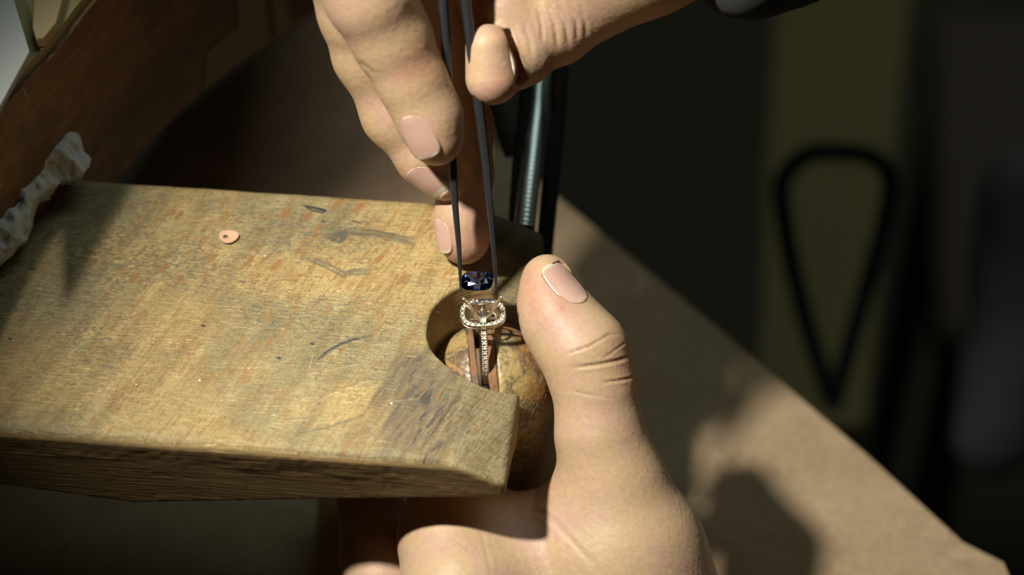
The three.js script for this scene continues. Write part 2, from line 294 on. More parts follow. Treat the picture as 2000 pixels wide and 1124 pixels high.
// ---------------------------------------------------------------- the workbench with its curved front
const benchTex = canvasTexture(1024, 512, (u, v) => {
  const x = u * 200, y = v * 100, t = (noise(x * 0.06, y * 0.6, 3) - 0.5) * 26 + (noise(x * 0.3, y * 2.2, 5) - 0.5) * 22;
  let r = 112 + t, g = 78 + t * 0.8, b = 42 + t * 0.5;
  const dk = smooth(0.5, 0.7, fbm(x * 0.04, y * 0.08, 8)) * 0.5; r = lerp(r, 70, dk); g = lerp(g, 52, dk); b = lerp(b, 30, dk);
  return [r, g, b];
});
{
  const c = benchTex.ctx, R = rng(77);   // scuffs and bare, worn places on the front
  for (let i = 0; i < 60; i++) { c.globalAlpha = 0.25 + 0.45 * R(); c.strokeStyle = R() < 0.6 ? '#b8ab84' : '#3a2a18'; c.lineWidth = 2 + R() * 4; c.lineCap = 'round'; const x = R() * 1024, y = R() * 512, l = 5 + R() * 16, a = 0.8 + R() * 0.8; c.beginPath(); c.moveTo(x, y); c.lineTo(x + l * Math.cos(a), y + l * Math.sin(a)); c.stroke(); }
  c.globalAlpha = 1;
}
benchTex.t.repeat.set(1 / 200, 1 / 100);
const benchMat = new THREE.MeshStandardMaterial({ map: benchTex.t, roughness: 0.55 });
const benchTopMat = std(0.30, 0.25, 0.11, { roughness: 0.8 });
const BENCH_TOP = 46, BENCH_BOTTOM = -18;
{
  const front = new THREE.CatmullRomCurve3([[-118, 0, 200], [-133, 0, 110], [-133, 0, 50], [-125, 0, 2], [-113, 0, -27], [-106, 0, -48], [-92, 0, -76], [-64, 0, -114], [-54, 0, -132], [-52, 0, -170], [-58, 0, -230]].map(V), false, 'centripetal').getPoints(80);
  const plan = [...front.map((q) => [q.x, q.z]), [-70, -420], [-520, -420], [-520, 200]];
  const bench = structure(group('workbench'), 'dark stained workbench with a curved, scuffed front edge', 'workbench');
  const wall = sheet(plan, BENCH_TOP - BENCH_BOTTOM - 3, BENCH_TOP - 3);
  const p = wall.attributes.position, n = wall.attributes.normal, uv = wall.attributes.uv;
  for (let i = 0; i < p.count; i++) if (Math.abs(n.getY(i)) < 0.5) uv.setXY(i, p.getX(i) - p.getZ(i), p.getY(i)); else uv.setXY(i, p.getX(i), p.getZ(i));
  mesh('bench_body', wall, benchMat, bench);
  mesh('bench_top', sheet(plan.map(([x, z], i) => (i <= 80 ? [x - 1.5, z] : [x, z])), 3, BENCH_TOP), benchTopMat, bench);
  // worn, bare places on the curved front: thin flakes of lost varnish
  const flake = std(0.30, 0.235, 0.125, { roughness: 0.8 });
  const onFront = (pts) => {
    const out = new THREE.Shape(pts.map(([s, y]) => new THREE.Vector2(s, y)));
    const g = new THREE.ShapeGeometry(out, 4), q = g.attributes.position, a = front, len = [0];
    for (let i = 1; i < a.length; i++) len.push(len[i - 1] + a[i].distanceTo(a[i - 1]));
    const P = [], I = [];
    const at = (s) => { let i = 1; while (i < a.length - 1 && len[i] < s) i++; const t = (s - len[i - 1]) / (len[i] - len[i - 1]); const c = a[i - 1].clone().lerp(a[i], t), d = a[i].clone().sub(a[i - 1]).normalize(); return [c.x - d.z * 0.25, c.z + d.x * 0.25]; };
    for (let i = 0; i < q.count; i++) { const [x, z] = at(q.getX(i)); q.setXYZ(i, x, q.getY(i), z); }
    g.computeVertexNormals();
    return g;
  };
  const total = front.slice(1).reduce((s, q, i) => s + q.distanceTo(front[i]), 0), sAt = (x, z) => { let best = 0, bd = 1e9, s = 0; front.forEach((q, i) => { if (i) s += q.distanceTo(front[i - 1]); const d = Math.hypot(q.x - x, q.z - z); if (d < bd) { bd = d; best = s; } }); return best; };
  const s0 = sAt(-92, -76);
  const R = rng(31);
  const rough = (pts) => { const o = []; for (let i = 0; i < pts.length; i++) { const a = pts[i], b = pts[(i + 1) % pts.length]; for (let k = 0; k < 5; k++) { const t = k / 5; o.push([lerp(a[0], b[0], t) + (R() - 0.5) * 0.7, lerp(a[1], b[1], t) + (R() - 0.5) * 0.9]); } } return o; };
  mesh('worn_patch', onFront(rough([[s0 + 1, -17.5], [s0 + 26, -17.5], [s0 + 26, -9], [s0 + 24, 14], [s0 + 22, 40], [s0 + 15, 40], [s0 + 17, 12], [s0 + 16, -5], [s0 + 4, -5]])), flake, bench);
  mesh('worn_patch', onFront(rough([[s0 + 29, -17.5], [s0 + 34, -17.5], [s0 + 33, 10], [s0 + 31, 42], [s0 + 28, 42], [s0 + 29, 8]])), flake, bench);
}

// ---------------------------------------------------------------- sheets and floor things below
const weave = (r, g, b, seed) => canvasTexture(512, 512, (u, v) => { const x = u * 40, y = v * 40, t = (fbm(x * 0.3, y * 0.3, seed) - 0.5) * 24 + (noise(x * 3, y * 3, seed + 4) - 0.5) * 14; return [r + t, g + t, b + t]; });
const tanTex = weave(142, 122, 95, 4); tanTex.t.repeat.set(1 / 120, 1 / 120);
const brownTex = weave(178, 146, 118, 9); brownTex.t.repeat.set(1 / 120, 1 / 120);
tag(mesh('catch_skin', sheet([[-189.34,92.74], [-228.7,-38.08], [-63.69,-157.85], [-20.58,-145.92], [-10.79,-136.18], [4.85,-120.95], [53.83,-75.39], [98.78,-31.79], [123.89,-5.34], [134.83,0.4], [137.89,10.06], [157.2,61.21]], 2, -102), new THREE.MeshStandardMaterial({ map: tanTex.t, roughness: 0.9 })), 'beige leather catch skin spread below the pin', 'leather sheet');
tag(mesh('apron_panel', sheet([[-133.87,-67.67], [-117.57,-127.41], [-87.6,-170.94], [-58.66,-202.41], [-30.39,-204.99], [-19.27,-145.18], [-17.81,-123.49], [-13.91,-78.59]], 3, -85), new THREE.MeshStandardMaterial({ map: brownTex.t, roughness: 0.9 })), 'brown cloth hanging in the dim space behind the pin', 'cloth');
{
  // wooden upright, hanging cord loop, stool and grey trouser leg, all far below and out of focus
  const y = -420;
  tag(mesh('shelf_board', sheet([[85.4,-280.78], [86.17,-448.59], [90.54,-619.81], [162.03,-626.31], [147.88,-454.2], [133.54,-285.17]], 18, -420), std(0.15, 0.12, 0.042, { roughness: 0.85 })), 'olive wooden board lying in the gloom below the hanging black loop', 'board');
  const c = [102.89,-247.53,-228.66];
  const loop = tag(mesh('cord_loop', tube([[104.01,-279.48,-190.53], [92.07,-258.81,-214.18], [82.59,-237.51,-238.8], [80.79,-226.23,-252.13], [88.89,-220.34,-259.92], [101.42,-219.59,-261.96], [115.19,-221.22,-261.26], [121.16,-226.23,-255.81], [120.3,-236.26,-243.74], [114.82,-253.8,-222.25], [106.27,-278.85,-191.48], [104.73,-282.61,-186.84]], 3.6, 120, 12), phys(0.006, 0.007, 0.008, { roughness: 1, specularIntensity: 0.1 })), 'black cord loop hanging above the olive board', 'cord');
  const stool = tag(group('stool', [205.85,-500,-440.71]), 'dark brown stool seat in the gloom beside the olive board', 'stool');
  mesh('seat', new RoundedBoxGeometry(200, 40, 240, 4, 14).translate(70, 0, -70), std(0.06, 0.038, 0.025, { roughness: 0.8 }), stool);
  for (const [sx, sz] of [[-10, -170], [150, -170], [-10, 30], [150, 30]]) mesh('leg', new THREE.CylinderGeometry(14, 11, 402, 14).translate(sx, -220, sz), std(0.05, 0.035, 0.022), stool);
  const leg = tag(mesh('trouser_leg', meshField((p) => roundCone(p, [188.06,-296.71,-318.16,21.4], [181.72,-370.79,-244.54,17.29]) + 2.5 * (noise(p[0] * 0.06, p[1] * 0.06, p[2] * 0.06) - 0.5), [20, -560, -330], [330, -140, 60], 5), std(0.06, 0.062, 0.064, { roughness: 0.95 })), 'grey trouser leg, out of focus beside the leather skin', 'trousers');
}
{
  // hoses hanging behind the back prong
  const rib = [], A = V([0.44,-4.01,-82.72]), B = V([0.48,-12.02,-29.4]), n = 62;
  const g = tag(group('ribbed_hose', [A.x, A.y, A.z]), 'pale blue ribbed flexible hose hanging behind the pin tip', 'hose');
  const axis = B.clone().sub(A), L = axis.length(), prof = [];
  const N = 38;
  for (let i = 0; i <= N * 6; i++) { const t = i / 6; prof.push(new THREE.Vector2(2.7 + 0.07 * Math.cos(t * 2 * Math.PI), i / (N * 6) * L)); }
  const geo = new THREE.LatheGeometry(prof, 28);
  geo.applyQuaternion(new THREE.Quaternion().setFromUnitVectors(new THREE.Vector3(0, 1, 0), axis.clone().normalize()));
  mesh('corrugated_tube', geo, std(0.76, 0.88, 0.87, { roughness: 0.3, metalness: 1 }), g);
  const dark = std(0.012, 0.014, 0.016, { roughness: 0.5 });
  tag(mesh('rubber_cable', tube([[-2.26,11.73,-77.88], [-2.29,-0.3,-63.48], [-2.94,-11.47,-50.05], [-2.84,-23.5,-35.67]], 1.7), dark), 'black rubber cable running down the tweezers side of the ribbed hose', 'cable');
  tag(mesh('rubber_cable', tube([[5.68,11.36,-82.85], [6.1,-2.45,-66.36], [5.71,-13.67,-52.89], [5.06,-29.87,-36.58]], 2.3), dark), 'thicker black rubber cable on the thumb side of the ribbed hose', 'cable');
  tag(mesh('handpiece', tube([[-13.2,-2.06,-77.56], [-10.78,-8.18,-70.46], [-8.09,-14.44,-66.34], [-5.48,-19.85,-63.23]], 2.6), std(0.035, 0.06, 0.06, { roughness: 0.4 })), 'dark teal bent tool handle hanging behind the tweezers', 'tool');
}
// ---------------------------------------------------------------- the wooden ring clamp
const CLAMP = [-3.34,-21.06,14.88], CLAMP_TURN = 0.19;
{
  const g = tag(group('ring_clamp', CLAMP), 'worn gold-painted wooden ring clamp with a rounded head in the notch', 'ring clamp');
  g.rotation.set(0, CLAMP_TURN, 0.04);
  const dent = (p) => 0.5 * (noise(p[0] * 0.16, p[1] * 0.16, p[2] * 0.16) - 0.5) + 0.22 * Math.abs(noise(p[0] * 0.7, p[1] * 0.5, p[2] * 0.7) - 0.5);
  const body = (p) => roundCone(p, [0, 0, 0, 16.2], [1.5, -46, 0, 13.5]) + dent(p);
  const wood = new THREE.MeshStandardMaterial({ vertexColors: true, roughness: 0.42, metalness: 0.0 });
  const colour = (p) => {
    const q = fbm(p[0] * 0.22 + 3, p[1] * 0.22, p[2] * 0.22), f = noise(p[0] * 1.6, p[1] * 0.9, p[2] * 1.6), s = noise(p[0] * 0.9 + p[1] * 0.5, p[1] * 2.4 - p[0] * 1.2, p[2] * 0.8);
    let c = [0.33, 0.245, 0.095];
    const worn = smooth(0.50, 0.64, noise(p[0] * 0.12 + 5, p[1] * 0.05, p[2] * 0.12) + 0.2 * (f - 0.5)) * 0.9;   // bare brown wood shows in patches
    c = [lerp(c[0], 0.27, worn), lerp(c[1], 0.13, worn), lerp(c[2], 0.04, worn)];
    const e = noise(p[0] * 0.6 - p[1] * 0.9, p[1] * 0.5 + p[0], p[2] * 2.2 + 7), dk = smooth(0.45, 0.59, q * 0.7 + 0.15 + 0.26 * (s - 0.5) + 0.24 * (e - 0.5) + 0.14 * (f - 0.5)) * 0.8;
    c = [lerp(c[0], 0.075, dk), lerp(c[1], 0.066, dk), lerp(c[2], 0.045, dk)];
    const lt = smooth(0.62, 0.78, s * 0.6 + e * 0.4) * 0.6;
    c = [lerp(c[0], 0.46, lt), lerp(c[1], 0.36, lt), lerp(c[2], 0.17, lt)];
    const t = 0.82 + 0.36 * f;
    return c.map((x) => x * t);
  };
  const micro = (p) => 0.10 * (noise(p[0] * 2.2, p[1] * 2.2, p[2] * 2.2) - 0.5) + 0.12 * (noise(p[0] * 0.9 + p[1] * 0.5, p[1] * 2.4 - p[0] * 1.2, p[2] * 0.8) - 0.5);
  const right = (p) => smax(body(p), 1.0 - p[0] + 0.25 * (noise(p[1] * 0.5, p[2] * 0.5, 3) - 0.5), 0.9);
  const left = (p) => smax(body(p), p[0] + 5.0, 0.9);
  for (const f of [right, left]) mesh('jaw', paint(meshField(f, [-18, -62, -18], [18, 18, 18], 0.42, (p) => f(p) + micro(p), 0.3), colour), wood, g).userData.label = f === right ? 'gold-painted wooden jaw touching the thumb' : 'gold-painted wooden jaw inside the notch';
  const leather = new THREE.MeshStandardMaterial({ vertexColors: true, roughness: 0.85 });
  const leatherColour = (p) => { const t = 0.65 + 0.7 * fbm(p[0] * 0.8, p[1] * 0.6, p[2] * 0.6), k = smooth(0.5, 0.65, noise(p[0] * 0.4, p[1] * 0.3, p[2] * 0.4 + 9)) * 0.6; return [lerp(0.20, 0.11, k) * t, lerp(0.10, 0.085, k) * t, lerp(0.045, 0.06, k) * t]; };
  for (const [a, b] of [[-0.75, 1.1], [-5.1, -3.5]]) {
    const f = (p) => { const r = noise(p[1] * 0.35, p[2] * 0.35, a) - 0.5; let d = body(p) + 0.15 + 0.7 * r; d = smax(d, a + 0.5 * r - p[0] - (a > -2 ? 0.5 * smooth(2, 15, p[1]) : 0), 0.4); d = smax(d, p[0] - b, 0.4); d = smax(d, -24 - p[1] + 1.5 * r, 2); return d; };
    mesh('leather_lining', paint(meshField(f, [-7, -28, -18], [4, 18, 18], 0.4, (p) => f(p) + 0.2 * (noise(p[0] * 2, p[1] * 2, p[2] * 2) - 0.5), 0.25), leatherColour), leather, g).userData.label = 'red-brown leather lining of the slot';
  }
}

// ---------------------------------------------------------------- the ring
const HEAD = [-6.01,3,11.3];
const gold = new THREE.MeshStandardMaterial({ color: new THREE.Color().setRGB(0.82, 0.76, 0.62), metalness: 1, roughness: 0.26 });
const stoneMat = new THREE.MeshPhysicalMaterial({ color: new THREE.Color().setRGB(0.86, 0.84, 0.76), roughness: 0.12, metalness: 0.35, clearcoat: 1, clearcoatRoughness: 0.03 });
{
  const DROP = 11.4, g = tag(group('halo_ring', [HEAD[0], HEAD[1] - DROP, HEAD[2]]), 'white gold halo ring with an empty setting and a beaded band, held in the clamp', 'ring');
  g.rotation.y = 0.155;
  // band: a hoop in the y-z plane with a rounded rectangular section
  const sweep = (path, sec, closed = true) => {   // path(t) -> {c, n, b}; sec = [[along n, along b], ...]
    const N = 128, M = sec.length, P = [], I = [];
    for (let i = 0; i < N; i++) { const { c, n, b } = path(i / N); for (const [u, v] of sec) P.push(c[0] + n[0] * u + b[0] * v, c[1] + n[1] * u + b[1] * v, c[2] + n[2] * u + b[2] * v); }
    for (let i = 0; i < N; i++) for (let j = 0; j < M; j++) { const a = i * M + j, b = i * M + (j + 1) % M, c = ((i + 1) % N) * M + j, d = ((i + 1) % N) * M + (j + 1) % M; I.push(a, c, b, b, c, d); }
    const geo = new THREE.BufferGeometry(); geo.setAttribute('position', new THREE.Float32BufferAttribute(P, 3)); geo.setIndex(I);
    geo.computeVertexNormals(); return geo;
  };
  const rect = (a, b, r = 0.15) => [[a - r, -b], [a, -b + r], [a, b - r], [a - r, b], [-a + r, b], [-a, b - r], [-a, -b + r], [-a + r, -b]];
  const RM = 9.9;
  mesh('band', sweep((t) => { const a = t * 2 * Math.PI; return { c: [0, RM * Math.cos(a), RM * Math.sin(a)], n: [0, Math.cos(a), Math.sin(a)], b: [1, 0, 0] }; }, rect(0.55, 0.8)), gold, g);
  const beads = [], stones = [];
  for (let a = 0.24; a < 1.9; a += 0.058) for (const s of [-1, 1]) {
    const i = Math.round((a - 0.24) / 0.058), r = RM + 0.56;
    beads.push(new THREE.SphereGeometry(0.34, 12, 8).translate(s * 0.46, r * Math.cos(a), r * Math.sin(a)));
  }
  for (let a = 0.24 + 0.087; a < 1.9; a += 0.116) stones.push(new THREE.CylinderGeometry(0.36, 0.5, 0.3, 8).rotateX(a).translate(0, (RM + 0.6) * Math.cos(a), (RM + 0.6) * Math.sin(a)));
  mesh('band_beads', beads, gold, g).userData.kind = 'stuff';
  mesh('band_stones', stones, stoneMat, g).userData.kind = 'stuff';
  // halo: a cushion-shaped frame with bead-set seats
  const cushion = (t, ax, az, e = 0.72) => { const a = t * 2 * Math.PI, c = Math.cos(a), s = Math.sin(a); return [ax * Math.sign(c) * Math.abs(c) ** e, az * Math.sign(s) * Math.abs(s) ** e]; };
  const along = (ax, az, y) => (t) => { const [x, z] = cushion(t, ax, az), [x2, z2] = cushion(t + 0.002, ax, az), [x1, z1] = cushion(t - 0.002, ax, az); const l = Math.hypot(x2 - x1, z2 - z1); return { c: [x, y, z], n: [(z2 - z1) / l, 0, -(x2 - x1) / l], b: [0, 1, 0] }; };
  mesh('halo', sweep(along(4.85, 3.7, DROP), rect(0.62, 0.45)), gold, g);
  mesh('halo_rim', sweep(along(5.35, 4.2, DROP - 0.55), rect(0.16, 0.16, 0.06)), gold, g);
  mesh('gallery_rail', sweep(along(3.2, 2.4, DROP - 2.1), rect(0.3, 0.3)), gold, g);
  const hb = [], seat = [];
  for (let i = 0; i < 22; i++) {
    const f = along(4.85, 3.7, DROP)((i + 0.5) / 22);
    for (const s of [-0.4, 0.4]) hb.push(new THREE.SphereGeometry(0.27, 12, 8).translate(f.c[0] + f.n[0] * s, DROP + 0.46, f.c[2] + f.n[2] * s));
    const q = along(4.85, 3.7, DROP)((i + 1) / 22);
    seat.push(new THREE.CylinderGeometry(0.3, 0.36, 0.2, 8).translate(q.c[0], DROP + 0.44, q.c[2]));
  }
  mesh('halo_beads', hb, gold, g).userData.kind = 'stuff';
  mesh('halo_stones', seat, stoneMat, g).userData.kind = 'stuff';
  const rod = (a, b, r0, r1) => { const A = V(a), B = V(b), d = B.clone().sub(A), l = d.length(); return new THREE.CylinderGeometry(r1, r0, l, 14).translate(0, l / 2, 0).applyQuaternion(new THREE.Quaternion().setFromUnitVectors(new THREE.Vector3(0, 1, 0), d.normalize())).translate(A.x, A.y, A.z); };
  for (const s of [-1, 1]) mesh('prong', [rod([s * 0.25, DROP - 3.0, 0.4], [s * 4.5, DROP + 6.2, 0.2], 0.5, 0.42), new THREE.SphereGeometry(0.42, 14, 8).scale(1, 0.6, 1).translate(s * 4.5, DROP + 6.2, 0.2)], gold, g);
  for (const s of [-1, 1]) mesh('gallery_support', [rod([0, RM + 0.2, s * 0.6], [0, DROP - 2.1, s * 2.4], 0.4, 0.35), rod([0, DROP - 2.1, s * 2.4], [0, DROP - 0.3, s * 3.6], 0.35, 0.35)], gold, g);
  mesh('basket_bar', rod([-3.2, DROP - 2.1, 0], [3.2, DROP - 2.1, 0], 0.32, 0.32), gold, g);
}
// ---------------------------------------------------------------- the sapphire
{
  const q = [-7.92,8,5.36], pts = [];
  const ringOf = (n, s, y, off = 0) => { for (let i = 0; i < n; i++) { const a = (i + off) / n * 2 * Math.PI, c = Math.cos(a), d = Math.sin(a); pts.push(new THREE.Vector3(3.9 * s * Math.sign(c) * Math.abs(c) ** 0.62, y, 3.0 * s * Math.sign(d) * Math.abs(d) ** 0.62)); } };
  ringOf(24, 1, 0.12); ringOf(24, 1, -0.12); ringOf(8, 0.80, 0.78, 0.5); ringOf(8, 0.60, 1.15, 0); ringOf(8, 0.66, -1.3, 0.5); ringOf(8, 0.32, -2.3, 0);
  pts.push(new THREE.Vector3(0.5, -2.8, 0), new THREE.Vector3(-0.5, -2.8, 0));
  const geo = new ConvexGeometry(pts); geo.computeVertexNormals();
  const o = mesh('blue_gemstone', geo, new THREE.MeshPhysicalMaterial({ color: new THREE.Color().setRGB(0.62, 0.72, 1.0), transmission: 1, thickness: 0.004, ior: 1.77, roughness: 0.0, attenuationColor: new THREE.Color().setRGB(0.14, 0.25, 0.88), attenuationDistance: 0.008, specularIntensity: 1 }));
  o.position.set(q[0] * MM, q[1] * MM, q[2] * MM); {
    // the stone is held so that one of its crown facets throws the lamp's light back
    const here = V(q), want = LAMP.clone().sub(here).normalize().add(camera.position.clone().divideScalar(MM).sub(here).normalize()).normalize(), n = geo.attributes.normal, best = { d: -1 };
    for (let i = 0; i < n.count; i += 3) { const f = new THREE.Vector3(n.getX(i), n.getY(i), n.getZ(i)).normalize(), d = f.dot(want); if (d > best.d && f.y < 0.95) { best.d = d; best.f = f; } }
    o.quaternion.setFromUnitVectors(best.f, want);
  }
  tag(o, 'faceted deep blue cushion-cut gemstone gripped between the tweezer tips', 'gemstone');
}
// ---------------------------------------------------------------- the tweezers
{
  const g = tag(group('tweezers', [-25.6,137.87,-78.29]), 'dark steel tweezers gripping the blue gemstone, held upright by the fingers', 'tweezers');
  const steel = new THREE.MeshStandardMaterial({ color: new THREE.Color().setRGB(0.085, 0.09, 0.095), metalness: 0.8, roughness: 0.36 });
  const N = new THREE.Vector3(0.058, 0.766, 0.64);
  const arm = (rows, inner) => {                     // rows: [x, y, z, half width across, half depth]
    const c = new THREE.CatmullRomCurve3(rows.map(V), false, 'centripetal'), n = 90, P = [], I = [], M = 12;
    for (let i = 0; i <= n; i++) {
      const t = i / n, p = c.getPoint(t), d = c.getTangent(t), s = d.clone().cross(N).normalize(), f = s.clone().cross(d).normalize();
      const k = t * (rows.length - 1), j = Math.min(rows.length - 2, Math.floor(k)), e = k - j, a = lerp(rows[j][3], rows[j + 1][3], e), b = lerp(rows[j][4], rows[j + 1][4], e);
      for (let m = 0; m < M; m++) { const h = (m + 0.5) / M * 2 * Math.PI, u = Math.sign(Math.cos(h)) * Math.abs(Math.cos(h)) ** 0.5, v = Math.sign(Math.sin(h)) * Math.abs(Math.sin(h)) ** 0.5; const q = p.clone().addScaledVector(s, a * u).addScaledVector(f, b * v); P.push(q.x - g.position.x / MM, q.y - g.position.y / MM, q.z - g.position.z / MM); }
    }
    for (let i = 0; i < n; i++) for (let m = 0; m < M; m++) { const a = i * M + m, b = i * M + (m + 1) % M; I.push(a, b, a + M, b, b + M, a + M); }
    for (let m = 1; m < M - 1; m++) { I.push(0, m + 1, m); I.push(n * M, n * M + m, n * M + m + 1); }
    const geo = new THREE.BufferGeometry(); geo.setAttribute('position', new THREE.Float32BufferAttribute(P, 3)); geo.setIndex(I); geo.computeVertexNormals();
    return geo;
  };
  const row = (p, a, b) => [...p, a, b];
  mesh('arm', arm([row([-11.72,6.04,7.12], 0.22, 0.4), row([-12.01,9.02,5.14], 0.40, 0.6), row([-12.74,15.12,0.72], 0.62, 0.9), row([-14.04,23.51,-4.83], 0.80, 1.2), row([-14.91,30.76,-9.68], 0.95, 1.6), row([-15.87,40.1,-15.77], 1.05, 2.2), row([-17.29,51.33,-23.14], 1.15, 2.8), row([-18.86,63.42,-31.06], 1.2, 3.2), row([-21.88,92.28,-49.38], 1.2, 4), row([-25.69,136.29,-76.71], 1.2, 4)]), steel, g);
  mesh('arm', arm([row([-3.31,6.51,5.79], 0.24, 0.4), row([-3.57,8.86,4.25], 0.45, 0.6), row([-4.62,16.21,-0.7], 0.65, 0.9), row([-5.95,24.59,-6.23], 0.90, 1.2), row([-7.41,32.83,-11.75], 1.08, 1.6), row([-9.25,42.16,-17.74], 1.22, 2.2), row([-11.37,52.31,-24.39], 1.25, 2.8), row([-13.52,63.42,-31.55], 1.2, 3.2), row([-18.27,92.28,-49.71], 1.2, 4), row([-25.12,136.29,-76.76], 1.2, 4)]), steel, g);
  mesh('heel', new RoundedBoxGeometry(4.5, 16, 8, 3, 1.2).rotateX(-0.61).translate(0, 1, 0), steel, g);
}
// ---------------------------------------------------------------- the hands
const FACE = new THREE.Vector3(0.058, 0.766, 0.64);      // the side of the hands that the creases and nails below are cut into
const FA = [0.9959, 0, -0.0906], FB = [-0.0694, 0.6428, -0.7629];
const flat = (p) => [p[0] * FA[0] + p[2] * FA[2], p[0] * FB[0] + p[1] * FB[1] + p[2] * FB[2]];
function makeHand({ fingers, palm, palmK, creases, nails, lo, hi, cell, redness, fold = 5 }) {
  const lines = creases.map(({ pts, w, d, k }) => ({ w, d, q: pts.map(flat), z: pts.map((p) => p[0] * FACE.x + p[1] * FACE.y + p[2] * FACE.z) }));
  const boxes = lines.map(({ q, w }) => [Math.min(...q.map((a) => a[0])) - 3 * w, Math.max(...q.map((a) => a[0])) + 3 * w, Math.min(...q.map((a) => a[1])) - 3 * w, Math.max(...q.map((a) => a[1])) + 3 * w]);
  const plates = nails.map((n) => {
    const z = V(n.up).normalize(), a0 = V(n.tip).sub(V(n.at)), a = a0.clone().addScaledVector(z, -a0.dot(z)).normalize(), b = z.clone().cross(a);
    return { ...n, c: V(n.at), z, a, b, half: n.len / 2 };
  });
  const plateZ = (n, a, b) => n.fit ? n.fit(a, b) : -(b * b) / (2 * n.rb) - (a > 0 ? a * a / (2 * n.ra) : a * a / (2 * n.ra * 3));
  const outline = (n, a, b) => { const u = a / n.half, v = b / (n.wid / 2); const e = u < 0 ? Math.pow(Math.abs(u) ** 2.6 + Math.abs(v) ** 2.6, 1 / 2.6) : Math.pow(Math.abs(u) ** 3.4 + Math.abs(v) ** 3.4, 1 / 3.4); return (e - 1) * Math.min(n.half, n.wid / 2); };
  const bones = (p, list, k) => { let d = 1e9; for (const c of list) for (let i = 0; i + 1 < c.length; i++) d = d > 1e8 ? roundCone(p, c[i], c[i + 1]) : smin(d, roundCone(p, c[i], c[i + 1]), k); return d; };
  const base = (p) => {
    const pm = bones(p, palm, palmK);
    let d = pm;
    for (const f of fingers) { const df = smin(bones(p, f.more ? [f.bones, f.more] : [f.bones], f.k ?? 3), pm, f.join ?? fold); d = smin(d, df, 0.35); }
    return d;
  };
  for (const n of plates) {             // set each nail on the surface
    if (n.fix) continue;
    const q = n.c.clone().addScaledVector(n.z, 14); let s = 0;
    for (let i = 0; i < 80 && s < 28; i++) { const d = base([q.x, q.y, q.z]); if (d < 0.01) break; q.addScaledVector(n.z, -d * 0.9); s += d * 0.9; }
    n.c = q.addScaledVector(n.z, -(n.sink ?? 0.15));
    const rise = (a, b) => {              // how far the skin lies above or below the nail's middle
      const m = n.c.clone().addScaledVector(n.a, a).addScaledVector(n.b, b).addScaledVector(n.z, 7); let t = 7;
      for (let i = 0; i < 60 && t > -4; i++) { const d = base([m.x, m.y, m.z]); if (d < 0.01) break; m.addScaledVector(n.z, -d * 0.9); t -= d * 0.9; }
      return Math.max(t, -4);
    };
    const A = 0.8 * n.half, B = 0.4 * n.wid, sa = -(rise(-A, 0) - 0.15) / A, up1 = rise(0, B) - 0.15, up0 = rise(0, -B) - 0.15, sb = (up1 - up0) / (2 * B), kb = Math.min(-0.02, (up1 + up0) / (2 * B * B));
    const far = 0.75 * n.half, sd = Math.max(sa, (rise(far, 0) - 0.15) / far);
    n.fit = (a, b) => (a > 0 ? sd : sa) * a - (a > 0 ? a * a / (2 * n.ra) : 0) + sb * b + kb * b * b;
  }
  const field = (p) => {
    let d = base(p);
    if (d > 4 || d < -5) return d;
    const [u, v] = flat(p), wz = p[0] * FACE.x + p[1] * FACE.y + p[2] * FACE.z;
    for (let l = 0; l < lines.length; l++) {
      const bx = boxes[l]; if (u < bx[0] || u > bx[1] || v < bx[2] || v > bx[3]) continue;
      const { q, w, d: dep, z } = lines[l]; let m = 1e9, mt = 0;
      for (let i = 0; i + 1 < q.length; i++) { const ax = q[i][0], ay = q[i][1], bx2 = q[i + 1][0] - ax, by = q[i + 1][1] - ay, t = clamp01(((u - ax) * bx2 + (v - ay) * by) / (bx2 * bx2 + by * by)), e = Math.hypot(u - ax - bx2 * t, v - ay - by * t); if (e < m) { m = e; mt = (i + t) / (q.length - 1); } }
      if (Math.abs(wz - z[0]) > 14) continue;
      const fade = Math.min(1, 4 * Math.min(mt, 1 - mt) + 0.15), s = m / w;
      d += 0.62 * dep * fade * (Math.exp(-s * s) - 0.25 * Math.exp(-(s - 1.7) * (s - 1.7)));
    }
    for (const n of plates) {
      const x = p[0] - n.c.x, y = p[1] - n.c.y, z = p[2] - n.c.z, a = x * n.a.x + y * n.a.y + z * n.a.z, b = x * n.b.x + y * n.b.y + z * n.b.z, h = x * n.z.x + y * n.z.y + z * n.z.z;
      if (Math.abs(a) > n.half + 3 || Math.abs(b) > n.wid / 2 + 3 || h < -7 || h > 6) continue;
      d = smax(d, -Math.max(outline(n, a, b) + 0.3, plateZ(n, a, b) - 0.05 - h, n.fix ? h - 1.2 : -9), 0.4);
    }
    return d;
  };
  const micro = (p) => 0.02 * (noise(p[0] * 1.1, p[1] * 1.1, p[2] * 1.1) - 0.5) + 0.06 * (noise(p[0] * 3, p[1] * 3, p[2] * 3) - 0.5) + 0.03 * (noise(p[0] * 0.7 + 3, (p[1] * 0.64 - p[2] * 0.76 + p[0] * 0.3) * 2.4, p[2] * 0.3) - 0.5) - 0.03 * Math.pow(1 - Math.abs(2 * noise(p[0] * 0.8 + 4, p[1] * 0.8, p[2] * 0.8) - 1), 6);
  const geo = meshField(field, lo, hi, cell, (p) => field(p) + micro(p), 0.28);
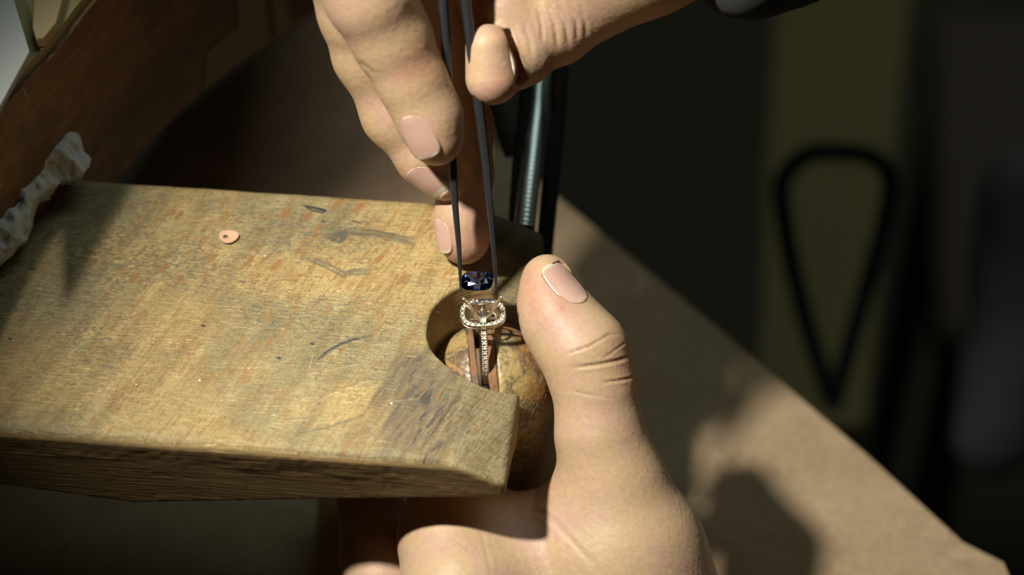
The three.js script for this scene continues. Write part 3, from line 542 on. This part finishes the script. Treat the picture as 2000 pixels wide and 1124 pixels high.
  paint(geo, (p) => {
    const m = fbm(p[0] * 0.12, p[1] * 0.12, p[2] * 0.12), f = noise(p[0] * 1.3, p[1] * 1.3, p[2] * 1.3), mo = noise(p[0] * 0.4 + 8, p[1] * 0.4, p[2] * 0.4);
    let c = [0.60, 0.42, 0.275];
    c = [c[0], lerp(c[1], 0.39, smooth(0.45, 0.7, m)), lerp(c[2], 0.245, smooth(0.35, 0.6, 1 - m))];
    for (const [x, y, z, r, s] of redness) { const k = s * (1 - smooth(0.25, 1.15, Math.hypot(p[0] - x, p[1] - y, p[2] - z) / r + 0.5 * (mo - 0.5))); c = [lerp(c[0], 0.53, k), lerp(c[1], 0.235, k), lerp(c[2], 0.16, k)]; }
    const t = 0.93 + 0.14 * f;
    return c.map((x) => x * t);
  });
  const nailGeos = plates.map((n) => {
    const A = 20, B = 16, P = [], I = [], C = [];
    const W = n.wid * 0.985, top = [];
    for (let side = 0; side < 2; side++) for (let i = 0; i <= A; i++) for (let j = 0; j <= B; j++) {
      const u = i / A * 2 - 1, v = j / B * 2 - 1;
      const narrow = u < 0 ? Math.pow(Math.max(0.02, 1 - Math.abs(u) ** 2.6), 1 / 2.6) : Math.pow(Math.max(0.02, 1 - Math.abs(u) ** 3.4), 1 / 3.4);
      const a = u * n.half * 0.99, b = v * W / 2 * narrow, free = n.free ?? 0.14;
      const h = plateZ(n, a, b) + (side ? -0.32 : 0.22);
      const q = n.c.clone().addScaledVector(n.a, a).addScaledVector(n.b, b).addScaledVector(n.z, h);
      P.push(q.x, q.y, q.z);
      const edge = u + 0.35 * v * v > 1 - 2 * free + 0.35 * 0.6 * 0, wht = u > 1 - 2 * free - 0.12 * v * v ? 1 : 0, lun = smooth(-0.62, -0.82, u + 0.4 * v * v);
      C.push(lerp(lerp(0.47, 0.52, lun), 0.55, wht), lerp(lerp(0.30, 0.35, lun), 0.49, wht), lerp(lerp(0.235, 0.27, lun), 0.36, wht));
    }
    const K = (A + 1) * (B + 1), id = (s, i, j) => s * K + i * (B + 1) + j;
    for (let i = 0; i < A; i++) for (let j = 0; j < B; j++) { I.push(id(0, i, j), id(0, i + 1, j), id(0, i, j + 1), id(0, i, j + 1), id(0, i + 1, j), id(0, i + 1, j + 1)); I.push(id(1, i, j), id(1, i, j + 1), id(1, i + 1, j), id(1, i, j + 1), id(1, i + 1, j + 1), id(1, i + 1, j)); }
    for (let i = 0; i < A; i++) for (const j of [0, B]) { const a = id(0, i, j), b = id(0, i + 1, j), c = id(1, i, j), d = id(1, i + 1, j); j ? I.push(a, b, c, b, d, c) : I.push(a, c, b, b, c, d); }
    for (let j = 0; j < B; j++) for (const i of [0, A]) { const a = id(0, i, j), b = id(0, i, j + 1), c = id(1, i, j), d = id(1, i, j + 1); i ? I.push(a, c, b, b, c, d) : I.push(a, b, c, b, d, c); }
    const g = new THREE.BufferGeometry(); g.setAttribute('position', new THREE.Float32BufferAttribute(P, 3)); g.setAttribute('color', new THREE.Float32BufferAttribute(C, 3)); g.setIndex(I); g.computeVertexNormals();
    return g;
  });
  return { geo, nailGeos };
}
const skin = new THREE.MeshPhysicalMaterial({ vertexColors: true, roughness: 0.5, specularIntensity: 0.7, transmission: 0.3, thickness: 0 });
const nailMat = new THREE.MeshPhysicalMaterial({ vertexColors: true, roughness: 0.30, specularIntensity: 0.9 });
function addHand(spec, label, parts) {
  const { geo, nailGeos } = makeHand(spec), o = group('hand');
  tag(o, label, 'hand');
  mesh('skin', geo, skin, o);
  for (const g of nailGeos) mesh('nail', g, nailMat, o);
  return o;
}
// right hand: index finger and thumb close on the tweezers, the ring finger rests on the pin
const rightHand = addHand({
  cell: 0.55, palmK: 14, fold: 7,
  lo: [-60, -5, -112], hi: [110, 130, 10],
  fingers: [
    { bones: [[-43.48,86.65,-31,10.64], [-35.18,70.04,-25.94,9.88], [-30.15,59.42,-23.06,8.8], [-25.15,50.24,-18.77,7.66], [-20.92,42.69,-14.81,7.22], [-18.97,38.56,-11.61,6.27]], k: 4 },
    { bones: [[-45.7,80.54,-35.98,9.16], [-40.31,58,-31.38,7.46], [-37.76,47.59,-28.52,6.93], [-30.79,33.48,-23.2,6.89], [-23.26,24.64,-17.99,5.69], [-17.83,20.72,-15.36,5.21]], k: 4 },
    { bones: [[-28.64,71.93,-49.1,8.66], [-20.23,44.52,-42.06,7.67], [-14.45,25.79,-27.99,6.74], [-13.71,17.1,-20.78,6.51], [-13.26,9.11,-12.82,6.27], [-12.7,5.98,-9.43,6.27]], k: 4 },
    { bones: [[-5.95,45.95,-27.89,6.31], [-0.99,46.42,-35.15,8.07], [-5.04,53.71,-41.95,7.81], [5.61,48.35,-44.32,10.83], [14.18,55.75,-46.14,10.74], [25.92,66.13,-47.12,12.03]], more: [[-6.7,48.57,-23.14,6.38], [-8.01,54.61,-27.13,5.4]], k: 3, join: 12 },
    { bones: [[-48.07,61.53,-53.63,7.37], [-42.73,34.75,-50.2,6.08], [-34.88,21.52,-44.45,5.89], [-26.64,12.67,-37.73,5.39]], k: 3 },
  ],
  palm: [[[-37.25,88.84,-46.69,12.91], [-10.06,83.05,-57.86,15.53], [25.21,72.7,-54.93,15.64], [52.78,71.2,-61.89,14.54], [84.66,78.34,-79.58,15.86]]],
  creases: [
    { pts: [[4.68,59.64,-38.99], [6.7,56.54,-35.46], [7.98,50.17,-32.64]], w: 0.55, d: 0.5 }, { pts: [[6.77,59.25,-38.71], [9.38,56.15,-35.24], [10.59,50.56,-33.34]], w: 0.6, d: 0.55 },
    { pts: [[9.13,59.64,-39.39], [11.86,56.54,-35.93], [12.44,51.34,-34.45]], w: 0.5, d: 0.45 }, { pts: [[2.65,58.47,-37.41], [3.9,55.76,-34.28], [4.28,50.95,-33.24]], w: 0.5, d: 0.35 },
    { pts: [[12.21,58.86,-38.74], [14.06,56.15,-35.67], [14.57,51.72,-35.11]], w: 0.5, d: 0.35 },
    { pts: [[-0.56,58.62,-32.61], [1.29,54.52,-31], [2.12,48.61,-30.24]], w: 0.7, d: 0.3 },
    { pts: [[-37.7,50.42,-22.54], [-35.08,50.91,-20.24], [-33.54,49.99,-19.28]], w: 0.5, d: 0.35 },
  ],
  nails: [
    { at: [-21.99,42.5,-8.24], tip: [-19.19,37,-3.48], up: [-0.44,0.58,0.69], len: 10.5, wid: 8.8, rb: 6.2, ra: 22, free: 0.03 },
    { at: [-21.15,23.06,-12.23], tip: [-16.71,19.6,-9.44], up: [-0.44,0.28,0.85], len: 9.6, wid: 8, rb: 4.8, ra: 20, free: 0.16 },
    { at: [-17.46,8.79,-7.36], tip: [-16.55,3.37,-2.53], up: [-0.86,0.35,0.38], len: 8.5, wid: 7, rb: 5, ra: 20, free: 0.06 },
    { at: [-2,51.66,-27.27], tip: [-0.67,78.3,0.09], up: [0.92,0.29,-0.27], len: 9, wid: 14.5, rb: 9, ra: 30, free: 0.05, fix: true },
  ],
  redness: [[...[-23.07,58.66,-16.54], 8, 0.5], [...[-17.5,38.58,-7.08], 8, 0.35], [...[-12.38,8.1,-5.44], 10, 0.45], [...[-3.57,47.83,-19.42], 8, 0.4], [...[-1.08,57.57,-25.06], 7, 0.35], [...[-14.59,44.75,-14.73], 6, 0.25], [...[-25.85,24.06,-12.39], 6, 0.3]],
}, 'hand above the pin closing finger and thumb on the tweezers');
mesh('sleeve', meshField((p) => { const a = roundCone(p, [52.2,65.36,-54.84,16.97], [86.65,71.53,-74.74,18.37]) + 1.2 * (noise(p[0] * 0.12, p[1] * 0.12, p[2] * 0.12) - 0.5); return a; }, [25, -20, -130], [170, 130, 20], 1.6), std(0.030, 0.032, 0.034, { roughness: 0.95 }), rightHand).userData.label = 'dark grey sleeve cuff at the wrist';
// left hand: the thumb presses on the ring clamp, the fingers wrap round below the pin
addHand({
  cell: 0.55, palmK: 12, fold: 9,
  lo: [-60, -90, -10], hi: [80, 20, 110],
  fingers: [
    { bones: [[8.64,4.26,0.36,6.21], [9.68,1.44,5.21,6.94], [13.04,-1.13,9.54,8.91], [19,-4.02,15.57,10.11], [22.05,-9.56,21.94,9.37], [24.04,-17.5,29.69,10.13], [27.61,-26.28,36.75,12.15], [32.34,-38.35,46.07,16.82]], k: 4, join: 10 },
    { bones: [[-12.13,-44.26,25.95,10.82], [-9.96,-39.21,47.83,13], [-6.08,-41.27,62.44,14.55], [1.87,-52.36,74.99,16.03]], k: 4, join: 12 },
    { bones: [[-35.19,-59.87,21.73,8.73], [-29.11,-54.99,45.03,9.23], [-25.14,-58.09,59.3,10.14], [-12.15,-66.81,74.8,12.58]], k: 4, join: 3 },
    { bones: [[-44.3,-86.11,3.98,8.34], [-41.44,-88.27,15.68,9.09], [-42.48,-93.75,28.57,9.03], [-32.25,-98.25,58.02,12.01]], k: 4, join: 3 },
  ],
  palm: [[[5.8,-49.89,49.8,11.62], [16.83,-44.97,46.03,13.84], [31.68,-47.32,50.62,17.56], [34.69,-61.25,60.77,21.47]], [[1.09,-64.5,67.71,16.42], [34.69,-61.25,60.77,21.47], [61.31,-93.24,74.76,24.56]]],
  creases: [
    { pts: [[14.75,2.09,21.15], [20.15,5.53,21.22], [24.76,6.54,18.03], [26.8,4.91,16.68]], w: 0.4, d: 0.32 },
    { pts: [[16.81,0.85,24.01], [22.26,2.74,24.38], [26.99,1.79,21.96], [29.45,-0.1,19.31]], w: 0.5, d: 0.55 },
    { pts: [[23.72,-1.49,26.18], [27.91,-1.18,25.43], [31.01,-3.24,22.92]], w: 0.4, d: 0.4 }, { pts: [[15.97,-2.58,28.19], [20.94,-1.77,29.9], [27.01,-3.99,28.87]], w: 0.4, d: 0.15 },
    { pts: [[23.93,3.04,22.3], [27.94,4.13,19.07], [28.74,2.88,17.37]], w: 0.35, d: 0.2 },
    { pts: [[-2.3,-25.11,55.25], [-0.63,-26.56,59.96], [1.07,-28.3,65.02]], w: 0.5, d: 0.15 }, { pts: [[7.99,-26.94,47.13], [13.12,-24.42,49.9], [19.67,-26.67,55.12], [26.22,-29.29,60.78]], w: 0.8, d: 0.25 },
    { pts: [[9,-27.4,44.47], [10.71,-23.78,43.1], [13.02,-20.17,41.7]], w: 0.8, d: 0.4 },
    { pts: [[-9.48,-25.89,56.84], [-4.29,-26.17,59.83], [-6.35,-26.44,63.46]], w: 0.4, d: 0.12 },
  ],
  nails: [
    { at: [11.69,6.76,3.34], tip: [7.46,11.84,-2.34], up: [0.64,0.66,0.39], len: 10.6, wid: 9, rb: 6.0, ra: 24, free: 0.05 },
  ],
  redness: [[...[6.02,7.05,5.07], 9, 0.5], [...[11.84,5.41,11.19], 7, 0.35], [...[26.64,2.25,16.75], 6, 0.25], [...[11.29,-28.25,42.15], 8, 0.3], [...[22.21,-16.51,42.73], 8, 0.12], [...[29.48,-3.24,19.95], 7, 0.3]],
}, 'hand below the pin pressing its thumb against the gold ring clamp');
// ---------------------------------------------------------------- small things on the pin and the bench
{
  // crumpled tissue where the pin meets the bench
  const blobs = [[[-117.2,10.83,-24.16,5.63], [-121.09,8.68,-19.68,5.11]], [[-115.88,13.95,-28.02,2.82], [-113.08,8.61,-23.45,3.33]], [[-121.09,8.68,-19.68,5.11], [-125.04,8.29,-11.03,5.32]], [[-125.04,8.29,-11.03,5.32], [-126.36,7.55,-2.23,5.03]], [[-122.9,6.52,-5.99,3.28], [-130.18,6.59,3.96,5.5]]];
  const ridge = (p, s, o) => 1 - Math.abs(2 * noise(p[0] * s + o, p[1] * s, p[2] * s) - 1);
  const f = (p) => { let d = 1e9; for (const [a, b] of blobs) d = smin(d, roundCone(p, a, b), 3); return d - 0.8 + 2.9 * (0.66 - ridge(p, 0.17, 3)) + 1.0 * (0.7 - ridge(p, 0.42, 9)); };
  const n = (p) => f(p) + 0.25 * (noise(p[0] * 1.4, p[1] * 1.4, p[2] * 1.4) - 0.5);
  tag(mesh('crumpled_tissue', meshField(f, [-160, -12, -60], [-95, 45, 30], 0.7, n, 0.4), std(0.48, 0.51, 0.51, { roughness: 0.95 })), 'crumpled white tissue stuffed between pin and workbench', 'tissue');
}
{
  // curl of pale wood
  const q = [-71.48,0,-9.5];
  const s = new THREE.Shape(); s.absellipse(0, 0, 2.5, 2.1, 0, 7, false, 0);
  const geo = meshField((p) => { const r = Math.hypot(p[0] / 1.15, p[2]); let d = Math.max(r - 2.15 + 0.14 * Math.sin(3 * Math.atan2(p[2], p[0])), Math.abs(p[1] - 0.35 - 0.10 * r * r * 0.6) - 0.22); return Math.max(d * 0.8, 0.6 - Math.hypot(p[0] + 0.7, p[2] - 0.1)); }, [-4, -1, -4], [4, 3, 4], 0.2);
  const o = mesh('wood_shaving', geo, std(0.58, 0.36, 0.22, { roughness: 0.7 }));
  o.position.set(q[0] * MM, q[1] * MM + 0.0001, q[2] * MM);
  tag(o, 'small curled pinkish wood shaving lying on the bench pin', 'shaving');
}
{
  // glinting metal filings strewn over the pin
  const R = rng(91), geo = new THREE.TetrahedronGeometry(0.16 * MM), n = 170;
  const im = new THREE.InstancedMesh(geo, new THREE.MeshStandardMaterial({ color: new THREE.Color().setRGB(0.85, 0.8, 0.7), metalness: 1, roughness: 0.25 }), n), m = new THREE.Matrix4();
  for (let i = 0; i < n; i++) { const x = -128 + R() * 118, z = -22 + R() * 74; m.makeRotationFromEuler(new THREE.Euler(R() * 6, R() * 6, R() * 6)); m.scale(new THREE.Vector3(1, 1, 1).multiplyScalar(0.5 + R() * 0.9)); m.setPosition(x * MM, 0.12 * MM, z * MM); im.setMatrixAt(i, m); }
  im.name = 'metal_filings'; im.castShadow = im.receiveShadow = true; im.userData.kind = 'stuff'; scene.add(im);
  tag(im, 'tiny glinting metal filings strewn over the bench pin', 'filings');
}
{
  // things lying on the bench top
  const H = BENCH_TOP;
  const plan = [[-138.53,-46.07], [-127.63,-45.23], [-121.73,-31.37], [-115.04,-16.31], [-114.35,-14.83], [-114.49,-13.29], [-117.13,3.12], [-121.73,23.53]];
  tag(mesh('plastic_tray', sheet(plan, 2, 56), std(0.31, 0.33, 0.32, { roughness: 0.6 })), 'grey plastic tray overhanging the workbench edge', 'tray');
  const q = [-115.33,49,-26.63], stick = tag(group('wooden_stick', q), 'pale wooden stick with a blunt tip lying on the workbench', 'stick');
  const st = new THREE.Shape([[-0.6, 0.6], [0.6, 0.2], [2.4, -5], [2.2, -14], [1.6, -60], [-4.6, -60], [-4.2, -14], [-2.2, -3]].map(([x, z]) => new THREE.Vector2(x, -z)));
  mesh('shaft', new THREE.ExtrudeGeometry(st, { depth: 2.4, bevelSize: 0.4, bevelThickness: 0.4, bevelSegments: 2 }).rotateX(-Math.PI / 2).translate(0, -2.4, 0), std(0.40, 0.30, 0.16, { roughness: 0.7 }), stick);
}
renderer.render(scene, camera);
